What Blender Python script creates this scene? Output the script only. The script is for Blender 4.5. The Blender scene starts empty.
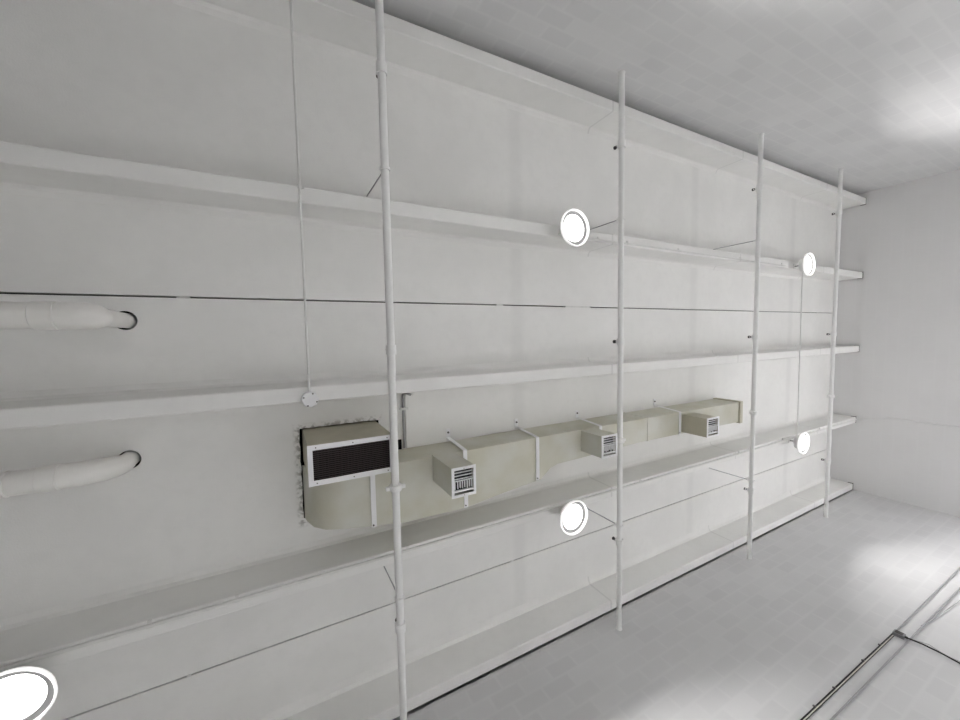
import bpy, bmesh, math, random
from mathutils import Vector, Matrix
random.seed(7)
K = 1.496           # the place is laid out in drawing units and turned into metres at the end
S = 2.62            # camera to beam undersides, drawing units
CAMZ = 1.55 / K
C = bpy.context.scene.collection
sc = bpy.context.scene

# ------------------------------------------------------------------ camera
cam_d = bpy.data.cameras.new('camera'); cam = bpy.data.objects.new('camera', cam_d); C.objects.link(cam)
cam_d.sensor_width = 36.0; cam_d.lens = 381.28 / 960 * 36.0; cam_d.clip_start = 0.02
right = Vector((0.87902441, 0.01884702, -0.47640412))
down = Vector((-0.0476593, 0.99768706, -0.04846781))
fwd = Vector((0.47438875, 0.06530948, 0.87788951))
up, back = -down, -fwd
cam.matrix_world = Matrix(((right.x, up.x, back.x, 0), (right.y, up.y, back.y, 0), (right.z, up.z, back.z, CAMZ * K), (0, 0, 0, 1)))
sc.camera = cam
# ------------------------------------------------------------------ world, exposure
w = bpy.data.worlds.new('world'); sc.world = w; w.use_nodes = True
w.node_tree.nodes['Background'].inputs[0].default_value = (0.62, 0.74, 0.95, 1)
w.node_tree.nodes['Background'].inputs[1].default_value = 1.5
sc.view_settings.view_transform = 'Standard'; sc.view_settings.look = 'None'
sc.view_settings.exposure = 0.07; sc.view_settings.gamma = 1.0; sc.view_settings.use_curve_mapping = False
sc.cycles.use_denoising = True
sc.cycles.max_bounces = 16; sc.cycles.diffuse_bounces = 10
sc.cycles.sample_clamp_indirect = 0
LAMP_WATTS = 76.0
# sun through the open roll-up doorway low in the far wall, striking the floor just inside it
sun_d = bpy.data.lights.new('sun', 'SUN'); sun = bpy.data.objects.new('sun', sun_d); C.objects.link(sun)
sun_d.energy = 21.0; sun_d.angle = 0.0095; sun_d.color = (1.0, 0.97, 0.94)
sun.location = (14, 4, 8)
sun.rotation_euler = Vector((-math.cos(math.radians(52)), -0.06, -math.sin(math.radians(52)))).to_track_quat('-Z', 'Y').to_euler()

# ------------------------------------------------------------------ materials
def mat(name, col, rough=0.7, metal=0.0, noise=0.0, nscale=3.0, emit=None, bump=0.0, bscale=60.0, col2=None, spec=0.3):
    m = bpy.data.materials.new(name); m.use_nodes = True
    nt = m.node_tree; b = nt.nodes['Principled BSDF']
    b.inputs['Base Color'].default_value = (*col, 1); b.inputs['Roughness'].default_value = rough
    b.inputs['Metallic'].default_value = metal
    b.inputs['Specular IOR Level'].default_value = spec
    tc = nt.nodes.new('ShaderNodeTexCoord')
    if noise > 0:
        n = nt.nodes.new('ShaderNodeTexNoise'); n.inputs['Scale'].default_value = nscale; n.inputs['Detail'].default_value = 6
        nt.links.new(tc.outputs['Object'], n.inputs['Vector'])
        r = nt.nodes.new('ShaderNodeMix'); r.data_type = 'RGBA'
        c2 = col2 or tuple(max(0, c * (1 - noise)) for c in col)
        r.inputs[6].default_value = (*col, 1); r.inputs[7].default_value = (*c2, 1)
        mr = nt.nodes.new('ShaderNodeMapRange'); mr.inputs['From Min'].default_value = 0.35; mr.inputs['From Max'].default_value = 0.7
        nt.links.new(n.outputs['Fac'], mr.inputs['Value']); nt.links.new(mr.outputs['Result'], r.inputs[0])
        nt.links.new(r.outputs[2], b.inputs['Base Color'])
    if bump > 0:
        n2 = nt.nodes.new('ShaderNodeTexNoise'); n2.inputs['Scale'].default_value = bscale; n2.inputs['Detail'].default_value = 4
        nt.links.new(tc.outputs['Object'], n2.inputs['Vector'])
        bp = nt.nodes.new('ShaderNodeBump'); bp.inputs['Strength'].default_value = bump; bp.inputs['Distance'].default_value = 0.004
        nt.links.new(n2.outputs['Fac'], bp.inputs['Height']); nt.links.new(bp.outputs['Normal'], b.inputs['Normal'])
    if emit:
        b.inputs['Emission Color'].default_value = (*emit[0], 1); b.inputs['Emission Strength'].default_value = emit[1]
    return m

class G:                     # tiny node-math helper
    def __init__(s, nt): s.nt = nt
    def m(s, op, a, b=None, clamp=False):
        n = s.nt.nodes.new('ShaderNodeMath'); n.operation = op; n.use_clamp = clamp
        for i, v in enumerate((a, b)):
            if v is None: continue
            if isinstance(v, (int, float)): n.inputs[i].default_value = v
            else: s.nt.links.new(v, n.inputs[i])
        return n.outputs[0]
    def mix(s, fac, a, b):
        n = s.nt.nodes.new('ShaderNodeMix'); n.data_type = 'RGBA'
        for i, v in ((0, fac), (6, a), (7, b)):
            if isinstance(v, (int, float)): n.inputs[i].default_value = v
            elif isinstance(v, tuple): n.inputs[i].default_value = (*v, 1)
            else: s.nt.links.new(v, n.inputs[i])
        return n.outputs[2]
    def smooth(s, v, a, b):
        n = s.nt.nodes.new('ShaderNodeMapRange'); n.interpolation_type = 'SMOOTHSTEP'
        n.inputs['From Min'].default_value = a; n.inputs['From Max'].default_value = b
        s.nt.links.new(v, n.inputs['Value']); return n.outputs['Result']
    def noise(s, vec, scale, detail=5):
        n = s.nt.nodes.new('ShaderNodeTexNoise'); n.inputs['Scale'].default_value = scale; n.inputs['Detail'].default_value = detail
        s.nt.links.new(vec, n.inputs['Vector']); return n.outputs['Fac']

CEIL = (0.80, 0.797, 0.78)
def ceiling_mat(name, stripes, width, soft, depth, hole=None):
    """painted concrete: blotches, pipe shadows painted as faint stripes on the flange, thin dark lines on the beams, grime round the duct hole"""
    m = mat(name, CEIL, 0.75, bump=0.25, bscale=90); nt = m.node_tree; g = G(nt); b = nt.nodes['Principled BSDF']
    tc = nt.nodes.new('ShaderNodeTexCoord'); P = tc.outputs['Object']
    sx = nt.nodes.new('ShaderNodeSeparateXYZ'); nt.links.new(P, sx.inputs[0]); X, Y = sx.outputs['X'], sx.outputs['Y']
    n1 = g.smooth(g.noise(P, 1.3), 0.35, 0.7); n2 = g.smooth(g.noise(P, 9.0), 0.4, 0.75)
    col = g.mix(n1, CEIL, tuple(c * 0.955 for c in CEIL))
    col = g.mix(g.m('MULTIPLY', n2, 0.4), col, tuple(c * 0.93 for c in CEIL))
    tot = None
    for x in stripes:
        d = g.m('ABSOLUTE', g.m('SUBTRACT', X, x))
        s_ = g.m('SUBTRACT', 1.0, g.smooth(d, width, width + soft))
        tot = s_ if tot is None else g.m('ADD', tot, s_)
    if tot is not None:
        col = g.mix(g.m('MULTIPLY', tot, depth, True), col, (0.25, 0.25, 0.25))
    if hole:
        x0, x1, y0, y1 = hole
        dx = g.m('SUBTRACT', g.m('ABSOLUTE', g.m('SUBTRACT', X, (x0 + x1) / 2)), (x1 - x0) / 2)
        dy = g.m('SUBTRACT', g.m('ABSOLUTE', g.m('SUBTRACT', Y, (y0 + y1) / 2)), (y1 - y0) / 2)
        d = g.m('MAXIMUM', dx, dy)
        nn = g.noise(P, 20.0, 10)
        k = g.m('SUBTRACT', 1.0, g.smooth(d, 0.0, 0.07))
        k = g.m('MULTIPLY', k, g.smooth(nn, 0.44, 0.60), True)
        col = g.mix(g.m('MULTIPLY', k, 0.6), col, (0.16, 0.15, 0.12))
    nt.links.new(col, b.inputs['Base Color'])
    return m

def block_mat(name, axis, c1, c2, mortar, blotch=0.06):
    """painted concrete block, courses along one wall"""
    m = mat(name, c1, 0.7); nt = m.node_tree; g = G(nt); b = nt.nodes['Principled BSDF']
    tc = nt.nodes.new('ShaderNodeTexCoord'); P = tc.outputs['Object']
    sx = nt.nodes.new('ShaderNodeSeparateXYZ'); nt.links.new(P, sx.inputs[0])
    cb = nt.nodes.new('ShaderNodeCombineXYZ'); nt.links.new(sx.outputs[axis], cb.inputs[0]); nt.links.new(sx.outputs['Z'], cb.inputs[1])
    br = nt.nodes.new('ShaderNodeTexBrick'); nt.links.new(cb.outputs[0], br.inputs['Vector'])
    br.inputs['Color1'].default_value = (*c1, 1); br.inputs['Color2'].default_value = (*c2, 1); br.inputs['Mortar'].default_value = (*mortar, 1)
    br.inputs['Scale'].default_value = 1.0; br.inputs['Mortar Size'].default_value = 0.03; br.inputs['Mortar Smooth'].default_value = 1.0
    br.inputs['Brick Width'].default_value = 0.40; br.inputs['Row Height'].default_value = 0.20
    n1 = g.smooth(g.noise(P, 1.1), 0.35, 0.7)
    col = g.mix(g.m('MULTIPLY', n1, blotch * 4), br.outputs['Color'], tuple(c * 0.8 for c in c1))
    nt.links.new(col, b.inputs['Base Color'])
    bp = nt.nodes.new('ShaderNodeBump'); bp.inputs['Strength'].default_value = 0.05; bp.inputs['Distance'].default_value = 0.003; bp.invert = True
    nt.links.new(br.outputs['Fac'], bp.inputs['Height']); nt.links.new(bp.outputs['Normal'], b.inputs['Normal'])
    return m

RODX = (0.2525, 1.051, 1.918, 2.724)
M_flange = ceiling_mat('painted_flange', [x * S * K for x in (0.757, 1.765, 2.705)], 0.03, 0.13, 0.08,  # stripes paint the soft shadows of the pipes into the slab colour
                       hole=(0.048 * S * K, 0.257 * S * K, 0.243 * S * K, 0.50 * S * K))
M_beam = ceiling_mat('painted_beam', [x * S * K for x in (1.093, 1.924, 2.78)], 0.005, 0.018, 0.20)  # thin dark lines across the beams near the pipes
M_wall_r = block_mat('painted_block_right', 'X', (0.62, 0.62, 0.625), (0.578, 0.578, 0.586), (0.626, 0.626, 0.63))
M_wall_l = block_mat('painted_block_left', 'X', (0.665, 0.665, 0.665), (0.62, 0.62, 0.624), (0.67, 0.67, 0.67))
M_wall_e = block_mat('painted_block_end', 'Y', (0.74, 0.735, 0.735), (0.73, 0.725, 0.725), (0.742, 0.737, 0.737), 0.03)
M_floor = mat('floor_concrete', (0.70, 0.70, 0.71), 0.5, noise=0.12, nscale=1.5)
M_void = mat('roof_void', (0.015, 0.014, 0.013), 0.95)
M_mortar = mat('seam_mortar', (0.70, 0.70, 0.68), 0.85, noise=0.15, nscale=30)
M_pipe = mat('white_pipe_paint', (0.80, 0.80, 0.79), 0.45, noise=0.05, nscale=8)
M_cond = mat('white_conduit_paint', (0.72, 0.72, 0.70), 0.5, noise=0.08, nscale=12)
M_steel = mat('dull_steel', (0.16, 0.155, 0.15), 0.5, 0.3)
M_dark = mat('dark_bronze', (0.05, 0.047, 0.045), 0.5, 0.2)
M_black = mat('black_rubber', (0.02, 0.02, 0.02), 0.6)
M_duct = mat('beige_duct_board', (0.53, 0.515, 0.42), 0.6, noise=0.1, nscale=2.2, col2=(0.60, 0.60, 0.545))
M_duct2 = mat('beige_duct_metal', (0.50, 0.475, 0.375), 0.55, noise=0.1, nscale=6.0)
M_white = mat('white_enamel', (0.82, 0.82, 0.83), 0.4)
M_brown = mat('brown_grille', (0.035, 0.028, 0.028), 0.5)
M_brown2 = mat('brown_slat', (0.075, 0.06, 0.058), 0.45)
M_pvc = mat('white_pvc', (0.80, 0.79, 0.76), 0.4, noise=0.05, nscale=5)
M_lens = mat('lit_lens', (0.9, 0.9, 0.9), 0.4, emit=((1.0, 0.985, 0.96), 3.0))
M_glow = mat('lit_acrylic_rim', (0.9, 0.9, 0.9), 0.3, emit=((1.0, 0.99, 0.97), 0.75))
M_refl = mat('lamp_reflector', (0.42, 0.42, 0.42), 0.7, spec=0.0)
M_house = mat('lamp_housing', (0.75, 0.75, 0.74), 0.5)
M_cream = mat('cream_pipe', (0.62, 0.61, 0.55), 0.5)
M_gray = mat('gray_conduit', (0.36, 0.36, 0.365), 0.5, noise=0.1, nscale=20)
M_boxgray = mat('gray_box', (0.22, 0.22, 0.23), 0.5)

# ------------------------------------------------------------------ mesh helpers
def P(x, y, h): return Vector((S * x, S * y, CAMZ + S * h))
def link(name, bm, m, parent=None, smooth=False, origin=None):
    bmesh.ops.recalc_face_normals(bm, faces=bm.faces)
    if origin is not None: bmesh.ops.translate(bm, verts=bm.verts, vec=-Vector(origin))
    me = bpy.data.meshes.new(name); bm.to_mesh(me); bm.free()
    o = bpy.data.objects.new(name, me); C.objects.link(o)
    for mm in (m if isinstance(m, (list, tuple)) else [m]): me.materials.append(mm)
    if smooth:
        for p in me.polygons: p.use_smooth = True
        me.set_sharp_from_angle(angle=math.radians(40))
    if parent:
        o.parent = parent
        if origin is not None: o.location = Vector(origin) - world_of(parent)
        else: o.location = -world_of(parent)
    elif origin is not None: o.location = origin
    return o
def world_of(o):
    v = Vector(o.location)
    while o.parent: o = o.parent; v += Vector(o.location)
    return v
def box(bm, a, b, bevel=0.0):
    a, b = Vector(a), Vector(b); c = (a + b) / 2; d = b - a
    r = bmesh.ops.create_cube(bm, size=1.0, matrix=Matrix.Translation(c) @ Matrix.Diagonal((abs(d.x), abs(d.y), abs(d.z), 1)))
    if bevel > 0:
        es = set(e for v in r['verts'] for e in v.link_edges)
        bmesh.ops.bevel(bm, geom=list(es), offset=bevel, segments=2, affect='EDGES', profile=0.6)
    return bm
def tube(bm, pts, r, seg=12, cap=True):
    pts = [Vector(p) for p in pts]; rings = []
    rr = r if isinstance(r, (list, tuple)) else [r] * len(pts)
    t0 = (pts[1] - pts[0]).normalized()
    ref = Vector((0, 0, 1)) if abs(t0.z) < 0.9 else Vector((1, 0, 0))
    n = t0.cross(ref).normalized()
    for i, p in enumerate(pts):
        t = (pts[min(i + 1, len(pts) - 1)] - pts[max(i - 1, 0)]).normalized()
        n = (n - t * n.dot(t)).normalized(); bnm = t.cross(n)
        rings.append([bm.verts.new(p + rr[i] * (math.cos(2 * math.pi * k / seg) * n + math.sin(2 * math.pi * k / seg) * bnm)) for k in range(seg)])
    for a, b in zip(rings, rings[1:]):
        for k in range(seg): bm.faces.new((a[k], a[(k + 1) % seg], b[(k + 1) % seg], b[k]))
    if cap: bm.faces.new(rings[0][::-1]); bm.faces.new(rings[-1])
    return bm
def lathe(bm, c, prof, seg=40, f=1.0):
    """profile of (radius, z) turned about the vertical through c"""
    c = Vector(c); rings = []
    for r, z in prof:
        r *= f
        if r < 1e-5: rings.append([bm.verts.new(c + Vector((0, 0, z)))])
        else: rings.append([bm.verts.new(c + Vector((r * math.cos(2 * math.pi * k / seg), r * math.sin(2 * math.pi * k / seg), z))) for k in range(seg)])
    for a, b in zip(rings, rings[1:]):
        for k in range(seg):
            k2 = (k + 1) % seg
            if len(a) == 1: bm.faces.new((a[0], b[k], b[k2]))
            elif len(b) == 1: bm.faces.new((a[k], a[k2], b[0]))
            else: bm.faces.new((a[k], a[k2], b[k2], b[k]))
    return bm
def arc(p0, p1, p2, n=8):
    """quadratic bend from p0 to p2 with corner p1"""
    p0, p1, p2 = Vector(p0), Vector(p1), Vector(p2)
    return [(1 - t) ** 2 * p0 + 2 * t * (1 - t) * p1 + t * t * p2 for t in [i / n for i in range(n + 1)]]
def prism_x(bm, sect, x0, x1):
    """section of (y, z) extruded along x"""
    a = [bm.verts.new((x0, y, z)) for y, z in sect]; b = [bm.verts.new((x1, y, z)) for y, z in sect]
    n = len(sect); bm.faces.new(a); bm.faces.new(b[::-1])
    for k in range(n): bm.faces.new((a[k], b[k], b[(k + 1) % n], a[(k + 1) % n]))
    return bm
def loft(bm, secs):
    """closed quads through a list of equal-length rings, capped"""
    rs = [[bm.verts.new(v) for v in s] for s in secs]; n = len(rs[0])
    for a, b in zip(rs, rs[1:]):
        for k in range(n): bm.faces.new((a[k], a[(k + 1) % n], b[(k + 1) % n], b[k]))
    bm.faces.new(rs[0][::-1]); bm.faces.new(rs[-1]); return bm
def tag(o, label, cat, group=None):
    o['label'] = label; o['category'] = cat
    if group: o['group'] = group
    return o
def thing(name, label, cat, loc, group=None):
    o = bpy.data.objects.new(name, None); C.objects.link(o); o.location = loc; o.empty_display_size = 0.1
    return tag(o, label, cat, group)
def struct(name, bm, m, **k):
    o = link(name, bm, m, **k); o['kind'] = 'structure'; return o
def N(): return bmesh.new()

# ------------------------------------------------------------------ the room
XE = 3.335 * S; XB = -6.0
YL = -0.853 * S; YR = 1.070 * S
ZB = CAMZ + S; HF = 1.122; ZF = CAMZ + S * HF; ZT = ZF + 0.06
T = 0.2
struct('floor', box(N(), (XB - T, YL - T, -0.2), (XE + T, YR + T, 0)), M_floor)
struct('wall_left', box(N(), (XB - T, YL - T, 0), (XE + T, YL, ZT + 0.3)), M_wall_l)
wr = box(N(), (XB - T, YR, 0), (XE + T, YR + T, ZB - 0.011)); box(wr, (XB - T, YR + 0.13, ZB - 0.011), (XE + T, YR + T, ZT + 0.3))
struct('wall_right', wr, M_wall_r)
DY0, DY1, DZ = 0.30 * S, 1.03 * S, 1.72
we = N(); box(we, (XE + 0.012, YR, ZB - 0.011), (XE + T, YR + 0.13, ZT + 0.3)); box(we, (XE, YL, DZ), (XE + T, YR, ZB)); box(we, (XE, YL, 0), (XE + T, DY0, DZ)); box(we, (XE, DY1, 0), (XE + T, YR, DZ)); box(we, (XE + 0.012, YL, ZB), (XE + T, YR, ZT + 0.3))
struct('wall_far', we, M_wall_e)
tf = N()
box(tf, (XE - 0.02, DY0 - 0.08, 0), (XE - 0.001, DY0, DZ + 0.08)); box(tf, (XE - 0.02, DY1, 0), (XE - 0.001, DY1 + 0.08, DZ + 0.08)); box(tf, (XE - 0.02, DY0, DZ), (XE - 0.001, DY1, DZ + 0.08))
struct('trim_1', tf, M_wall_e)
struct('ground', box(N(), (XE + T, -12, -0.25), (XE + 25, 14, -0.03)), M_floor)
struct('wall_near', box(box(N(), (XB - T, YL, 0), (XB, YR, ZT + 0.3)), (XB - T, YR, ZB - 0.011), (XB, YR + 0.13, ZT + 0.3)), M_wall_e)

J1 = -0.1015 * S; J2 = 0.819 * S; GAP = 0.0055
ceiling = bpy.data.objects.new('ceiling', None); C.objects.link(ceiling); ceiling['kind'] = 'structure'; ceiling.location = (0, 0, ZF)
def ceil_part(name, bm, m, **k):
    o = link(name, bm, m, parent=ceiling, **k); o['kind'] = 'structure'; return o
XE2 = XE - 0.004
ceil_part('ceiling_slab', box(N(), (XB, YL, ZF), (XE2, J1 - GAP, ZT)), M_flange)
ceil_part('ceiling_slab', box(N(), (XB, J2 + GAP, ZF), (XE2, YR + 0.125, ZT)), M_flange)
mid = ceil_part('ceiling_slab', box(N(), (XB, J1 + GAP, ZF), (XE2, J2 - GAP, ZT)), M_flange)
# openings cut through the middle slab
HOLES = []
cut = N()
def ragged(x0, x1, y0, y1, amp):
    pts = []
    n = 14
    for i in range(n): pts.append((x0 + (x1 - x0) * i / n, y0 + random.uniform(-amp, amp * 0.3)))
    for i in range(n): pts.append((x1 + random.uniform(-amp * 0.3, amp), y0 + (y1 - y0) * i / n))
    for i in range(n): pts.append((x1 + (x0 - x1) * i / n, y1 + random.uniform(-amp * 0.3, amp)))
    for i in range(n): pts.append((x0 + random.uniform(-amp, amp * 0.3), y1 + (y0 - y1) * i / n))
    return pts
def cutter(pts):
    a = [cut.verts.new((x, y, ZF - 0.1)) for x, y in pts]; b = [cut.verts.new((x, y, ZT + 0.1)) for x, y in pts]
    n = len(pts); cut.faces.new(a[::-1]); cut.faces.new(b)
    for k in range(n): cut.faces.new((a[k], a[(k + 1) % n], b[(k + 1) % n], b[k]))
AX0, AX1, AY0, AY1 = 0.058 * S, 0.254 * S, 0.247 * S, 0.338 * S
cutter(ragged(0.051 * S, 0.262 * S, 0.2445 * S, 0.490 * S, 0.007))
cutter([(0.271 * S, 0.312 * S), (0.329 * S, 0.312 * S), (0.329 * S, 0.42 * S), (0.271 * S, 0.42 * S)])
PV1 = (-0.288 * S, -0.047 * S); PV2 = (-0.300 * S, 0.266 * S)
for (px, py) in (PV1, PV2):
    cutter([(px + 0.004 + 0.055 * math.cos(a * math.pi / 16), py + 0.055 * math.sin(a * math.pi / 16)) for a in range(32)])
cme = bpy.data.meshes.new('cut'); bmesh.ops.recalc_face_normals(cut, faces=cut.faces); cut.to_mesh(cme); cut.free()
mid.data.materials.append(M_void)
for p_ in cme.polygons: p_.material_index = 1
cob = bpy.data.objects.new('cut', cme); C.objects.link(cob); cob.location = (0, 0, 0)
bpy.context.view_layer.update()
md = mid.modifiers.new('b', 'BOOLEAN'); md.operation = 'DIFFERENCE'; md.object = cob; md.solver = 'EXACT'; md.material_mode = 'INDEX'
bpy.context.view_layer.update()
dg = bpy.context.evaluated_depsgraph_get()
nm = bpy.data.meshes.new_from_object(mid.evaluated_get(dg)); mid.modifiers.clear(); mid.data = nm
bpy.data.objects.remove(cob)
roof = N(); box(roof, (XB, YL, ZT + 0.22), (XE2, YR + 0.125, ZT + 0.28))
ceil_part('roof_deck', roof, M_void)

BW = 0.0185 * S
BEAMS = (-0.7975, -0.3355, 0.1350, 0.6000, 1.0475)
def beam(yc, fl, fr):
    y = yc * S; t = 0.006; z0 = ZB; z1 = ZF + 0.004; c = 0.006; f = 0.032
    yl, yr = y - BW - t, y + BW + t
    s = [(y - BW + c, z0), (y + BW - c, z0), (y + BW, z0 + c), (yr, z1 - f)]
    s += [(yr + fr * 0.25, z1 - f * 0.45), (yr + fr, z1)] if fr > 0 else [(yr, z1)]
    s += [(yl - fl, z1), (yl - fl * 0.25, z1 - f * 0.45)] if fl > 0 else [(yl, z1)]
    s += [(yl, z1 - f), (y - BW, z0 + c)]
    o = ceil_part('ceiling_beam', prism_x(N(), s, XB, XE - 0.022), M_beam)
    return o
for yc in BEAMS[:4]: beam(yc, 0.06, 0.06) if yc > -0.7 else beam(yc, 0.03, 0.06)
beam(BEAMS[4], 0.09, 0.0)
for yc in BEAMS:
    ceil_part('beam_end_block', box(N(), (XE - 0.021, (yc * S) - BW - 0.004, ZB + 0.004), (XE + 0.010, (yc * S) + BW + 0.004, ZB + 0.07)), M_dark)  # dark block filling the gap between beam end and far wall
# mortar left in the seams between the slabs
def seam_patch(x0, x1, y):
    ceil_part('seam_filler', box(N(), (x0 * S, y - GAP - 0.002, ZF - 0.002), (x1 * S, y + GAP + 0.002, ZF + 0.03)), M_mortar)
seam_patch(0.87 * HF, 0.985 * HF, J1); seam_patch(-0.172 * HF, -0.150 * HF, J1); seam_patch(0.60 * HF, 0.625 * HF, J1)
seam_patch(-0.20 * HF, -0.192 * HF, J2); seam_patch(0.64 * HF, 0.65 * HF, J2); seam_patch(2.88 * HF, 3.33, J2); seam_patch(2.95*HF, 3.33, J1)

# ------------------------------------------------------------------ high bay lamps
HL = 0.932
def lamp(x, y, label):
    c = P(x, y, HL); t = thing('high_bay_lamp', label, 'lamp', c, 'round high bay lamps hung under the beams')
    b = lathe(N(), c, [(0.118, 0.0265), (0.116, 0.0225), (0.0, 0.022)], f=0.95); link('lens', b, M_lens, t, True)
    b = lathe(N(), c, [(0.1185, 0.0225), (0.1485, 0.0225)], f=0.95); link('reflector', b, M_refl, t, True)
    b = lathe(N(), c, [(0.1485, 0.0225), (0.1485, 0.004), (0.150, -0.002), (0.154, -0.004), (0.158, -0.001), (0.159, 0.008), (0.156, 0.014), (0.152, 0.0225), (0.1485, 0.0225)], f=0.95)
    link('rim', b, M_glow, t, True)
    b = lathe(N(), c, [(0.150, 0.014), (0.148, 0.034), (0.125, 0.046), (0.100, 0.052), (0.096, 0.092), (0.070, 0.100), (0.035, 0.104), (0.030, 0.118), (0.0, 0.118)], f=0.95)
    link('housing', b, M_house, t, True)
    ld = bpy.data.lights.new('lamp_light', 'AREA'); ld.shape = 'DISK'; ld.size = 0.217 * K; ld.energy = LAMP_WATTS; ld.spread = math.radians(128); ld.color = (1.0, 0.985, 0.965)
    lo = bpy.data.objects.new('lamp_light', ld); C.objects.link(lo); lo.parent = t; lo.location = (0, 0, 0.0195)
    top = ZB - c.z
    hk = N()
    tube(hk, [c + Vector((0, 0, 0.112)), c + Vector((0, 0, top))], 0.006, 8)
    link('hanging_hook', hk, M_dark, t)
    link('mounting_plate', box(N(), c + Vector((-0.03, -0.03, top - 0.006)), c + Vector((0.03, 0.03, top))), M_cond, t)
    return t
lamp(0.919 * HL, -0.357 * HL, 'lit round lamp beside second white pipe, under second beam from the top')
lamp(2.612 * HL, -0.354 * HL, 'lit round lamp under second beam from the top, near the far wall')
lamp(0.911 * HL, 0.654 * HL, 'lit round lamp at lower centre, hung from the fourth beam below the duct')
lamp(2.625 * HL, 0.648 * HL, 'lit round lamp under fourth beam from the top, near the far wall')
lamp(-0.428, 0.617, 'largest lit round lamp, cut off at the lower left corner')

# ------------------------------------------------------------------ sprinkler pipes
HR = 0.925
PIPE_LABEL = ('thick white sprinkler pipe nearest the viewer, passing in front of the dark air grille',
              'white sprinkler pipe beside the round lamps, second from the viewer',
              'white sprinkler pipe crossing just beyond the end of the beige duct',
              'white sprinkler pipe closest to the far wall')
HANG = ((-0.398, 0.667), (-0.382, 0.686), (-0.398, 0.697), ())
for i, x in enumerate(RODX):
    X = x * S; Z = CAMZ + S * HR
    slant = (0.0, 0.0, 0.0, -0.012)[i] * S
    t = thing('sprinkler_pipe', PIPE_LABEL[i], 'pipe', (X, YL, Z), 'white sprinkler pipes crossing the ceiling')
    def px(y): return X + slant * (y - 0.1 * S) / S * 0.5
    link('pipe', tube(N(), [(px(YL), YL, Z), (px(YR), YR, Z)], 0.0245, 20), M_pipe, t, True)
    for y in (-0.625, 0.032, 0.745):
        q = Vector((px(y * S), y * S, Z))
        tee = N(); tube(tee, [q - Vector((0, 0.03, 0)), q + Vector((0, 0.03, 0))], 0.033, 18); tube(tee, [q + Vector((0, 0, 0.02)), q + Vector((0, 0, 0.042))], 0.015, 12)
        link('tee_fitting', tee, M_pipe, t, True)
        h = N(); tube(h, [q + Vector((0, 0, 0.040)), q + Vector((0, 0, 0.054))], 0.009, 10)
        for s in (-1, 1): tube(h, [q + Vector((0, s * 0.006, 0.052)), q + Vector((0, s * 0.013, 0.062)), q + Vector((0, s * 0.004, 0.076))], 0.0035, 6)
        lathe(h, q + Vector((0, 0, 0.076)), [(0, 0.004), (0.015, 0.002), (0.016, -0.003), (0, -0.002)], 16)
        link('sprinkler_head', h, M_dark, t, True)
    y = 0.408 * HR * S; q = Vector((px(y), y, Z))
    cp = N(); tube(cp, [q - Vector((0, 0.022, 0)), q - Vector((0, 0.016, 0)), q + Vector((0, 0.016, 0)), q + Vector((0, 0.022, 0))], [0.034, 0.040, 0.040, 0.034], 20)
    for s in (-1, 1):
        box(cp, q + Vector((s * 0.036, -0.012, -0.012)), q + Vector((s * 0.064, 0.012, 0.012)), 0.003)
    link('grooved_coupling', cp, M_pipe, t, True)
    for y in HANG[i]:
        q = Vector((px(y * S), y * S, Z)); hb = N()
        tube(hb, [q + Vector((0, -0.008, 0)), q + Vector((0, 0.008, 0))], 0.032, 18)
        box(hb, q + Vector((-0.012, -0.01, 0.028)), q + Vector((0.012, 0.01, 0.045)))
        hg = link('pipe_clamp', hb, M_pipe, t, True)
        link('hanger_rod', tube(N(), [q + Vector((0, 0, 0.04)), Vector((q.x, q.y, ZF + 0.01))], 0.0042, 8), M_gray, t)
    for y0, s in ((YL, 1), (YR, -1)):
        link('wall_collar', tube(N(), [(px(y0), y0, Z), (px(y0), y0 + s * 0.008, Z)], 0.0295, 18), M_pipe, t, True)

# ------------------------------------------------------------------ supply duct
HB = 1.0
secs = [  # x, y_minus, y_plus, bottom height
    (0.0535, 0.345, 0.494, 1.128), (0.058, 0.343, 0.490, 1.095), (0.070, 0.342, 0.488, 1.050), (0.095, 0.342, 0.487, 1.017), (0.135, 0.342, 0.488, 1.0),
    (0.210, 0.342, 0.500, 1.0), (0.300, 0.342, 0.511, 1.0), (0.480, 0.342, 0.515, 1.0), (0.600, 0.341, 0.500, 1.0), (0.762, 0.340, 0.484, 1.0),
    (0.800, 0.340, 0.455, 1.0), (0.835, 0.340, 0.444, 1.0), (0.900, 0.340, 0.443, 1.0), (1.250, 0.341, 0.432, 1.0), (1.950, 0.344, 0.439, 1.0)]
def dsec(x, y0, y1, h, top=HF - 0.002):
    return [P(x, y0, h), P(x, y1, h), P(x, y1, max(top, h + 0.004)), P(x, y0, max(top, h + 0.004))]
duct = thing('air_duct', 'long beige air duct under the ceiling with three short outlet boxes', 'duct', P(1.0, 0.39, 1.0))
dt = loft(N(), [dsec(*s) for s in secs])
tr = link('duct_trunk', dt, M_duct, duct, True)
bv = tr.modifiers.new('bevel', 'BEVEL'); bv.width = 0.004; bv.segments = 2; bv.limit_method = 'ANGLE'
cap = N(); box(cap, P(1.940, 0.339, 0.992), P(1.962, 0.444, HF - 0.001), 0.003); link('end_cap', cap, M_duct2, duct)
for x in (1.29,):
    sm = N(); y1 = 0.502 if x < 1 else 0.434
    box(sm, P(x, 0.3395, 0.9985), P(x + 0.008, y1, HF - 0.002)); link('joint_band', sm, M_duct, duct)
REG = ((0.382, 0.447, 0.338, 0.412, 0.867, M_duct), (0.940, 1.008, 0.343, 0.416, 0.902, M_duct), (1.509, 1.587, 0.352, 0.427, 0.893, M_duct2))
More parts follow.
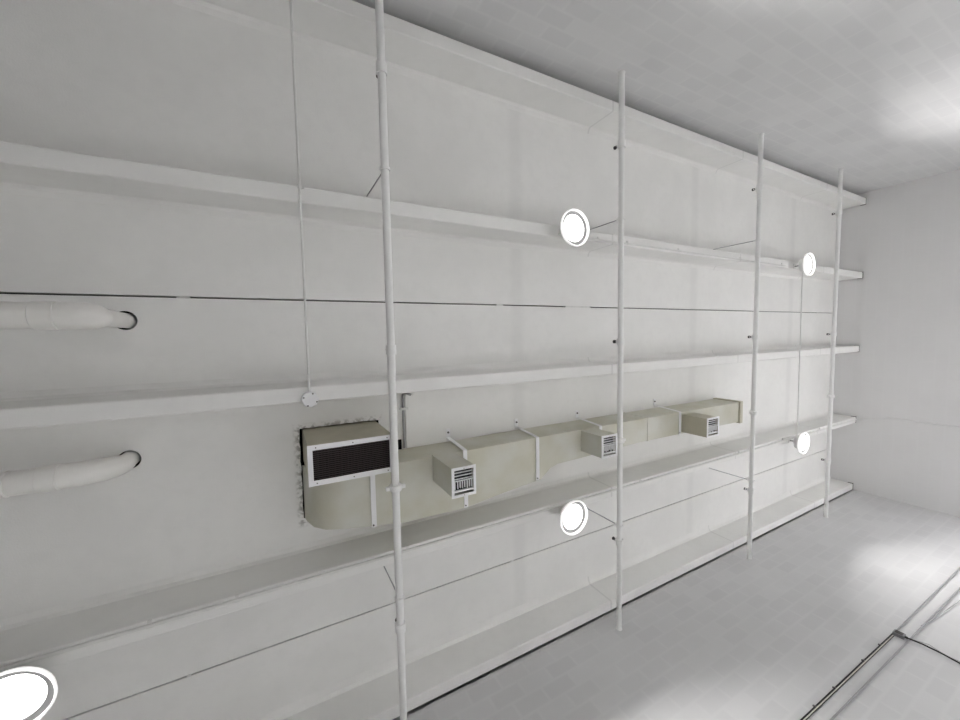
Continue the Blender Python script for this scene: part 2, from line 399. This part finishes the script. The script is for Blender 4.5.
def register(x0, x1, y0, y1, h, parent):
    z = P(0, 0, h).z; X0, X1, Y0, Y1 = x0 * S, x1 * S, y0 * S, y1 * S; e = 0.006
    f = N(); m = 0.014
    for a, b in (((X0 - e, Y0 - e), (X1 + e, Y0 + m)), ((X0 - e, Y1 - m), (X1 + e, Y1 + e)), ((X0 - e, Y0 + m), (X0 + m, Y1 - m)), ((X1 - m, Y0 + m), (X1 + e, Y1 - m))):
        box(f, (*a, z - 0.006), (*b, z + 0.001), 0.0015)
    fr = link('register_frame', f, M_white, parent)
    for sy in (Y0 + 0.006, Y1 - 0.006): link('screw', lathe(N(), ((X0 + X1) / 2, sy, z - 0.0075), [(0, -0.001), (0.003, 0), (0.003, 0.003), (0, 0.003)], 10), M_steel, parent)
    bk = N(); box(bk, (X0 + m - 0.004, Y0 + m - 0.004, z + 0.03), (X1 - m + 0.004, Y1 - m + 0.004, z + 0.034)); link('register_throat', bk, M_black, parent)
    xa, xb, ya, yb = X0 + m, X1 - m, Y0 + m, Y1 - m; d = yb - ya
    lv = N()
    for k in range(3):
        yy = ya + d * (0.10 + 0.13 * k); box(lv, (xa, yy, z - 0.002), (xb, yy + 0.004, z + 0.010))
    yy = ya + d * 0.44; box(lv, (xa, yy, z - 0.002), (xb, yy + 0.005, z + 0.010))
    nb = 8
    for k in range(nb):
        xx = xa + (xb - xa) * (k + 0.5) / nb + random.uniform(-.002, .002)
        y2 = ya + d * (0.80 + random.uniform(-0.08, 0.02)); box(lv, (xx - 0.0022, yy, z + 0.0), (xx + 0.0022, y2, z + 0.012))
    yy = ya + d * 0.84; box(lv, (xa, yy, z - 0.002), (xb, yy + 0.012, z + 0.012))
    return link('louver', lv, M_white, parent)
for (x0, x1, y0, y1, h, mm) in REG:
    b = N(); z0 = P(0, 0, h).z; z1 = P(0, 0, HB).z + 0.02
    X0, X1, Y0, Y1 = x0 * S, x1 * S, y0 * S, y1 * S; q = 0.003
    for a, c_ in (((X0, Y0), (X0 + q, Y1)), ((X1 - q, Y0), (X1, Y1)), ((X0 + q, Y0), (X1 - q, Y0 + q)), ((X0 + q, Y1 - q), (X1 - q, Y1))):
        box(b, (*a, z0), (*c_, z1))
    br_ = link('outlet_box', b, mm, duct)
    register(x0, x1, y0, y1, h, br_)
def strap(x, y1):
    """flat metal strap from the ceiling down the near side and across the underside"""
    X = x * S; wd = 0.017; th = 0.004
    pts = [(0.3260 * S, ZF), (0.3300 * S, ZF - 0.006), (0.3375 * S, P(0, 0, HB).z + 0.05), (0.3385 * S, P(0, 0, HB).z - 0.004), (0.346 * S, P(0, 0, HB).z - 0.006), (y1 * S, P(0, 0, HB).z - 0.006), (y1 * S + 0.008, P(0, 0, HB).z)]
    b = N(); rs = []
    for k, (y, z) in enumerate(pts):
        dy, dz = (0, -th) if k >= 3 else (-th, 0)
        rs.append([(X - wd, y, z), (X + wd, y, z), (X + wd, y + dy, z + dz), (X - wd, y + dy, z + dz)])
    loft(b, rs); box(b, (X - wd, 0.300 * S, ZF - 0.005), (X + wd, 0.328 * S, ZF + 0.001))
    s_ = link('hanger_strap', b, M_white, duct)
    link('strap_bolt', lathe(N(), (X, 0.312 * S, ZF - 0.006), [(0, -0.008), (0.008, -0.008), (0.009, 0.002), (0, 0.002)], 10), M_steel, s_)
    link('strap_bolt', lathe(N(), (X - 0.006, y1 * S - 0.012, P(0, 0, HB).z - 0.012), [(0, -0.004), (0.006, -0.003), (0.006, 0.004), (0, 0.004)], 10), M_steel, s_)
for x, y1 in ((0.212, 0.500), (0.483, 0.510), (0.748, 0.480), (1.033, 0.436), (1.492, 0.432)): strap(x, y1)

# ------------------------------------------------------------------ return air box
HG = 0.940
rb = thing('return_air_box', 'beige return air box with dark brown grille at the left end of the duct', 'vent', P(0.15, 0.29, HG))
zg = P(0, 0, HG).z
b = N(); q = 0.004
for a, c_ in (((AX0, AY0), (AX0 + q, AY1)), ((AX1 - q, AY0), (AX1, AY1)), ((AX0 + q, AY0), (AX1 - q, AY0 + q)), ((AX0 + q, AY1 - q), (AX1 - q, AY1))):
    box(b, (*a, zg), (*c_, ZT + 0.05))
link('box_casing', b, M_duct2, rb)
f = N(); m_ = 0.026; e = 0.006
for a, c_ in (((AX0 - e, AY0 - e), (AX1 + e, AY0 + m_)), ((AX0 - e, AY1 - m_), (AX1 + e, AY1 + e)), ((AX0 - e, AY0 + m_), (AX0 + m_ * 0.9, AY1 - m_)), ((AX1 - m_, AY0 + m_), (AX1 + e, AY1 - m_))):
    box(f, (*a, zg - 0.008), (*c_, zg + 0.001), 0.002)
gf = link('grille_frame', f, M_white, rb)
for fx in (0.08, 0.5, 0.92):
    for yy in (AY0 + 0.010, AY1 - 0.010):
        link('screw', lathe(N(), (AX0 + fx * (AX1 - AX0), yy, zg - 0.009), [(0, -0.002), (0.004, -0.001), (0.004, 0.003), (0, 0.003)], 10), M_steel, gf)
bk = N(); box(bk, (AX0 + q, AY0 + q, zg + 0.05), (AX1 - q, AY1 - q, zg + 0.054)); link('grille_throat', bk, M_brown, rb)
g_ = N(); n = 15
for k in range(n):
    yy = AY0 + m_ + (AY1 - AY0 - 2 * m_) * (k + 0.5) / n
    x0, x1 = AX0 + m_ * 0.9, AX1 - m_
    v = [(yy - 0.0045, zg - 0.001), (yy - 0.0030, zg - 0.002), (yy + 0.0045, zg + 0.010), (yy + 0.003, zg + 0.011)]
    prism_x(g_, v, x0, x1)
for k in range(24):
    xx = AX0 + m_ + (AX1 - AX0 - 2 * m_) * (k + 0.5) / 24
    box(g_, (xx - 0.0012, AY0 + m_, zg + 0.004), (xx + 0.0012, AY1 - m_, zg + 0.006))
link('grille', g_, M_brown2, rb)

# ------------------------------------------------------------------ drain pipes through the roof
def drain(label, hole, h, y0, r, rr, path, couplings):
    z = P(0, 0, h).z; t = thing('drain_pipe', label, 'pipe', (XB, y0 * S, z), 'white plastic drain pipes at the left')
    hx, hy = hole; x0 = path[0].x
    link('pipe', tube(N(), [(XB, y0 * S, z), (x0 + 0.02, y0 * S, z)], r, 28), M_pvc, t, True)
    n = len(path)
    link('elbow', tube(N(), path, [r * 1.04 + (rr * 1.06 - r * 1.04) * max(0, (k / (n - 1)) * 2.4 - 1.4) for k in range(n)], 28), M_pvc, t, True)
    link('riser', tube(N(), [path[-1] - Vector((0, 0, 0.005)), (hx, hy, ZT + 0.2)], rr, 28), M_pvc, t, True)
    for x, l in couplings:
        y = y0 * S
        link('coupling', tube(N(), [(x - l / 2 - 0.004, y, z), (x - l / 2, y, z), (x + l / 2, y, z), (x + l / 2 + 0.004, y, z)], [r * 1.01, r * 1.09, r * 1.09, r * 1.01], 28), M_pvc, t, True)
z_ = P(0, 0, 0.95).z; y_ = -0.048 * S; hx, hy = PV1
drain('white plastic drain pipe elbowing into the ceiling just under the long seam', PV1, 0.950, -0.048, 0.060, 0.044,
      [Vector((hx - 0.17, y_, z_)), Vector((hx - 0.10, y_, z_)), Vector((hx - 0.055, y_, z_))] + arc((hx - 0.05, y_, z_), (hx + 0.012, y_, z_), (hx, hy, z_ + 0.085), 10) + [Vector((hx, hy, z_ + 0.105))],
      ((hx - 0.155, 0.075), (hx - 0.62, 0.10)))
z_ = P(0, 0, 1.03).z; y_ = 0.260 * S; hx, hy = PV2
drain('white plastic drain pipe bending into the ceiling left of the return air box', PV2, 1.030, 0.260, 0.060, 0.046,
      [Vector((hx - 0.30, y_, z_)), Vector((hx - 0.22, y_, z_ + 0.002))] + arc((hx - 0.20, y_, z_ + 0.003), (hx - 0.03, (y_ + hy) / 2, z_ + 0.03), (hx, hy, z_ + 0.17), 12) + [Vector((hx, hy, z_ + 0.20))],
      ((hx - 0.24, 0.07), (hx - 0.40, 0.03)))

# ------------------------------------------------------------------ conduits on the ceiling
def clip(bm, p, r, along):
    p = Vector(p); a = Vector(along) * 0.012
    tube(bm, [p - a, p + a], r + 0.0018, 10)
zc = ZB - 0.009
x1 = 0.0708 * S * 0.997
t = thing('ceiling_conduit', 'long thin white conduit left of the nearest pipe, ending at small box', 'conduit', (x1, YL, zc))
b = N(); tube(b, [(x1, YL, zc), (x1, 0.128 * S, zc)], 0.007, 12); link('conduit', b, M_cond, t, True)
for y in (-0.797, -0.352, -0.318):
    b = N(); clip(b, (x1, y * S, zc), 0.0085, (0, 1, 0)); box(b, (x1 - 0.004, y * S - 0.008, zc), (x1 + 0.026, y * S + 0.008, zc + 0.009)); link('pipe_strap', b, M_cond, t, True)
jx, jy = 0.071 * S, 0.146 * S
jb = tag(bpy.data.objects.new('junction_box', None), 'small white octagonal junction box at the end of the thin conduit', 'box'); C.objects.link(jb); jb.location = (jx, jy, ZB - 0.02)
b = N(); lathe(b, (jx, jy, ZB - 0.045), [(0, 0), (0.045, 0), (0.050, 0.005), (0.050, 0.046), (0, 0.046)], 8); link('box_body', b, M_white, jb)
for a in range(4):
    link('screw', lathe(N(), (jx + 0.040 * math.cos(a * math.pi / 2 + .4), jy + 0.040 * math.sin(a * math.pi / 2 + .4), ZB - 0.046), [(0, -0.003), (0.005, -0.002), (0.005, 0.002), (0, 0.002)], 8), M_steel, jb)

def run(label, pts, r, m, strap_at=(), name='ceiling_conduit', sm=None):
    t = thing(name, label, 'conduit', pts[0])
    link('conduit', tube(N(), pts, r, 12), m, t, True)
    for p in strap_at:
        b = N(); clip(b, p, r, (1, 0, 0)); box(b, (p[0] - 0.009, p[1] - r - 0.018, p[2]), (p[0] + 0.009, p[1] + 0.004, p[2] + r + 0.0015)); link('pipe_strap', b, sm or M_cond, t, True)
    return t
y2 = -0.326 * S; y2b = -0.333 * S
run('white conduit running along second beam from the top, between two lamps', [(0.84 * S, y2, zc), (2.36 * S, y2, zc)], 0.0085, M_cond,
    [(x * S, y2, zc) for x in (1.02, 1.168, 1.466, 1.92, 2.30)])
y4 = 0.5885 * S
run('white conduit running along fourth beam from the corner lamp to far wall', [(-1.2 * S, y4, zc), (3.32 * S, y4 + 0.02, zc)], 0.011, M_cond,
    [(x * S, y4 + 0.005, zc) for x in (-0.254, -0.10, 0.30, 1.25, 1.95, 2.37, 2.80)])
x5 = 2.500 * S
run('thin conduit crossing the third beam, joining the two lamps near far wall', [(x5, -0.326 * S, ZB - 0.028), (x5 + 0.02, y4, ZB - 0.028)], 0.0075, M_cond, [])
# bundle dropping from the third beam beside the return air box
t = thing('cable_bundle', 'pair of thin gray conduits running from third beam to the duct', 'conduit', (0.30 * S * 1.1, 0.17 * S, ZF - 0.02))
for k, (dx, m) in enumerate(((0.0, M_gray), (0.020, M_cond))):
    xx = 0.299 * HF * S + dx; zz = ZF - 0.014
    pts = arc((xx - 0.03, 0.1600 * S, ZB + 0.02), (xx - 0.01, 0.162 * S, ZF - 0.03), (xx, 0.185 * S, zz), 8) + [Vector((xx, 0.225 * S, zz)), Vector((xx, 0.3385 * S, zz))]
    link('conduit', tube(N(), pts, 0.009, 10), m, t, True)
b = N(); box(b, (xx - 0.045, 0.215 * S, ZF - 0.026), (xx + 0.02, 0.222 * S, ZF + 0.001)); link('pipe_strap', b, M_cond, t)
# far wall drop
xw = XE - 0.010
run('painted conduit running down the far wall from fourth beam', [(xw, 0.594 * S, CAMZ + S * 0.985), (xw, 0.572 * S, CAMZ + S * 0.93), (xw, 0.560 * S, CAMZ + S * 0.86), (xw, 0.562 * S, 0.3)], 0.0105, M_wall_e, name='wall_conduit')

# ------------------------------------------------------------------ services on the right-hand wall
def W(x, h, off): return Vector((x * S, YR - off, CAMZ + S * h))
bx = (1.860, 0.424)
a = run('black conduit on the right wall leading to the dark box', [W(-1.5, 0.506, 0.008), W(1.855, 0.436, 0.008)], 0.0048, M_black, name='wall_conduit')
tag(a, 'black conduit on the right wall leading to the dark box', 'conduit')
for x in (0.9, 1.3, 1.42, 1.62, 1.75):
    b = N(); q = W(x, 0.506 - (x + 1.5) * 0.02086, 0.008); clip(b, q, 0.0045, (0.6, 0, 0)); box(b, q + Vector((-0.006, 0.0, 0.002)), q + Vector((0.006, 0.008, 0.016))); link('pipe_strap', b, M_steel, a, True)
run('cream pipe fixed right under the black conduit', [W(-1.5, 0.5026, 0.007), W(1.845, 0.4328, 0.007)], 0.0036, M_cream, name='wall_pipe')
run('second black conduit hugging the underside of the cream pipe', [W(-1.5, 0.5002, 0.006), W(1.845, 0.4304, 0.006)], 0.0026, M_black, name='wall_conduit')
run('gray conduit on the right wall beyond the dark box, toward far wall', [W(1.865, 0.434, 0.008), W(3.33, 0.416, 0.008)], 0.0062, M_gray, name='wall_conduit')
run('lower gray conduit running along the whole right wall', [W(-1.5, 0.425, 0.008), W(1.3, 0.4095, 0.008), W(2.4, 0.388, 0.008), W(3.33, 0.370, 0.008)], 0.0065, M_gray, name='wall_conduit')
run('thin wire splitting off below the lower gray conduit', [W(1.99, 0.400, 0.006), W(2.05, 0.389, 0.008), W(2.30, 0.368, 0.008), W(2.9, 0.330, 0.008)], 0.003, M_gray, name='wall_wire')
jb2 = thing('switch_box', 'small dark box joining the wall conduits to a hanging black cable', 'box', W(1.862, 0.42, 0.02))
b = N(); box(b, W(1.850, 0.409, 0.030), W(1.874, 0.4365, 0.0), 0.003); link('box_body', b, M_boxgray, jb2)
b = N(); box(b, W(1.853, 0.413, 0.033), W(1.871, 0.4325, 0.029), 0.0015); link('box_cover', b, M_dark, jb2)
b = N(); tube(b, [W(1.862, 0.410, 0.018), W(1.862, 0.402, 0.018)], 0.010, 12); link('cable_gland', b, M_black, jb2, True)
run('black cable hanging down the right wall from the dark box', [W(1.862, 0.403, 0.018), W(1.866, 0.37, 0.02), W(1.868, 0.33, 0.016), W(1.858, 0.28, 0.016), W(1.860, 0.05, 0.016), W(1.86, -0.25, 0.016)], 0.0065, M_black, name='wall_cable')
run('thin gray wire beside the hanging black cable on the right wall', [W(1.875, 0.392, 0.008), W(1.890, 0.36, 0.008), W(1.872, 0.32, 0.008), W(1.885, 0.2, 0.008)], 0.0025, M_gray, name='wall_wire')

# ------------------------------------------------------------------ drawing units to metres
for me in bpy.data.meshes: me.transform(Matrix.Scale(K, 4))
for o in C.objects:
    if o is cam: continue
    o.location = Vector(o.location) * K
    for md_ in o.modifiers:
        if md_.type == 'BEVEL': md_.width *= K
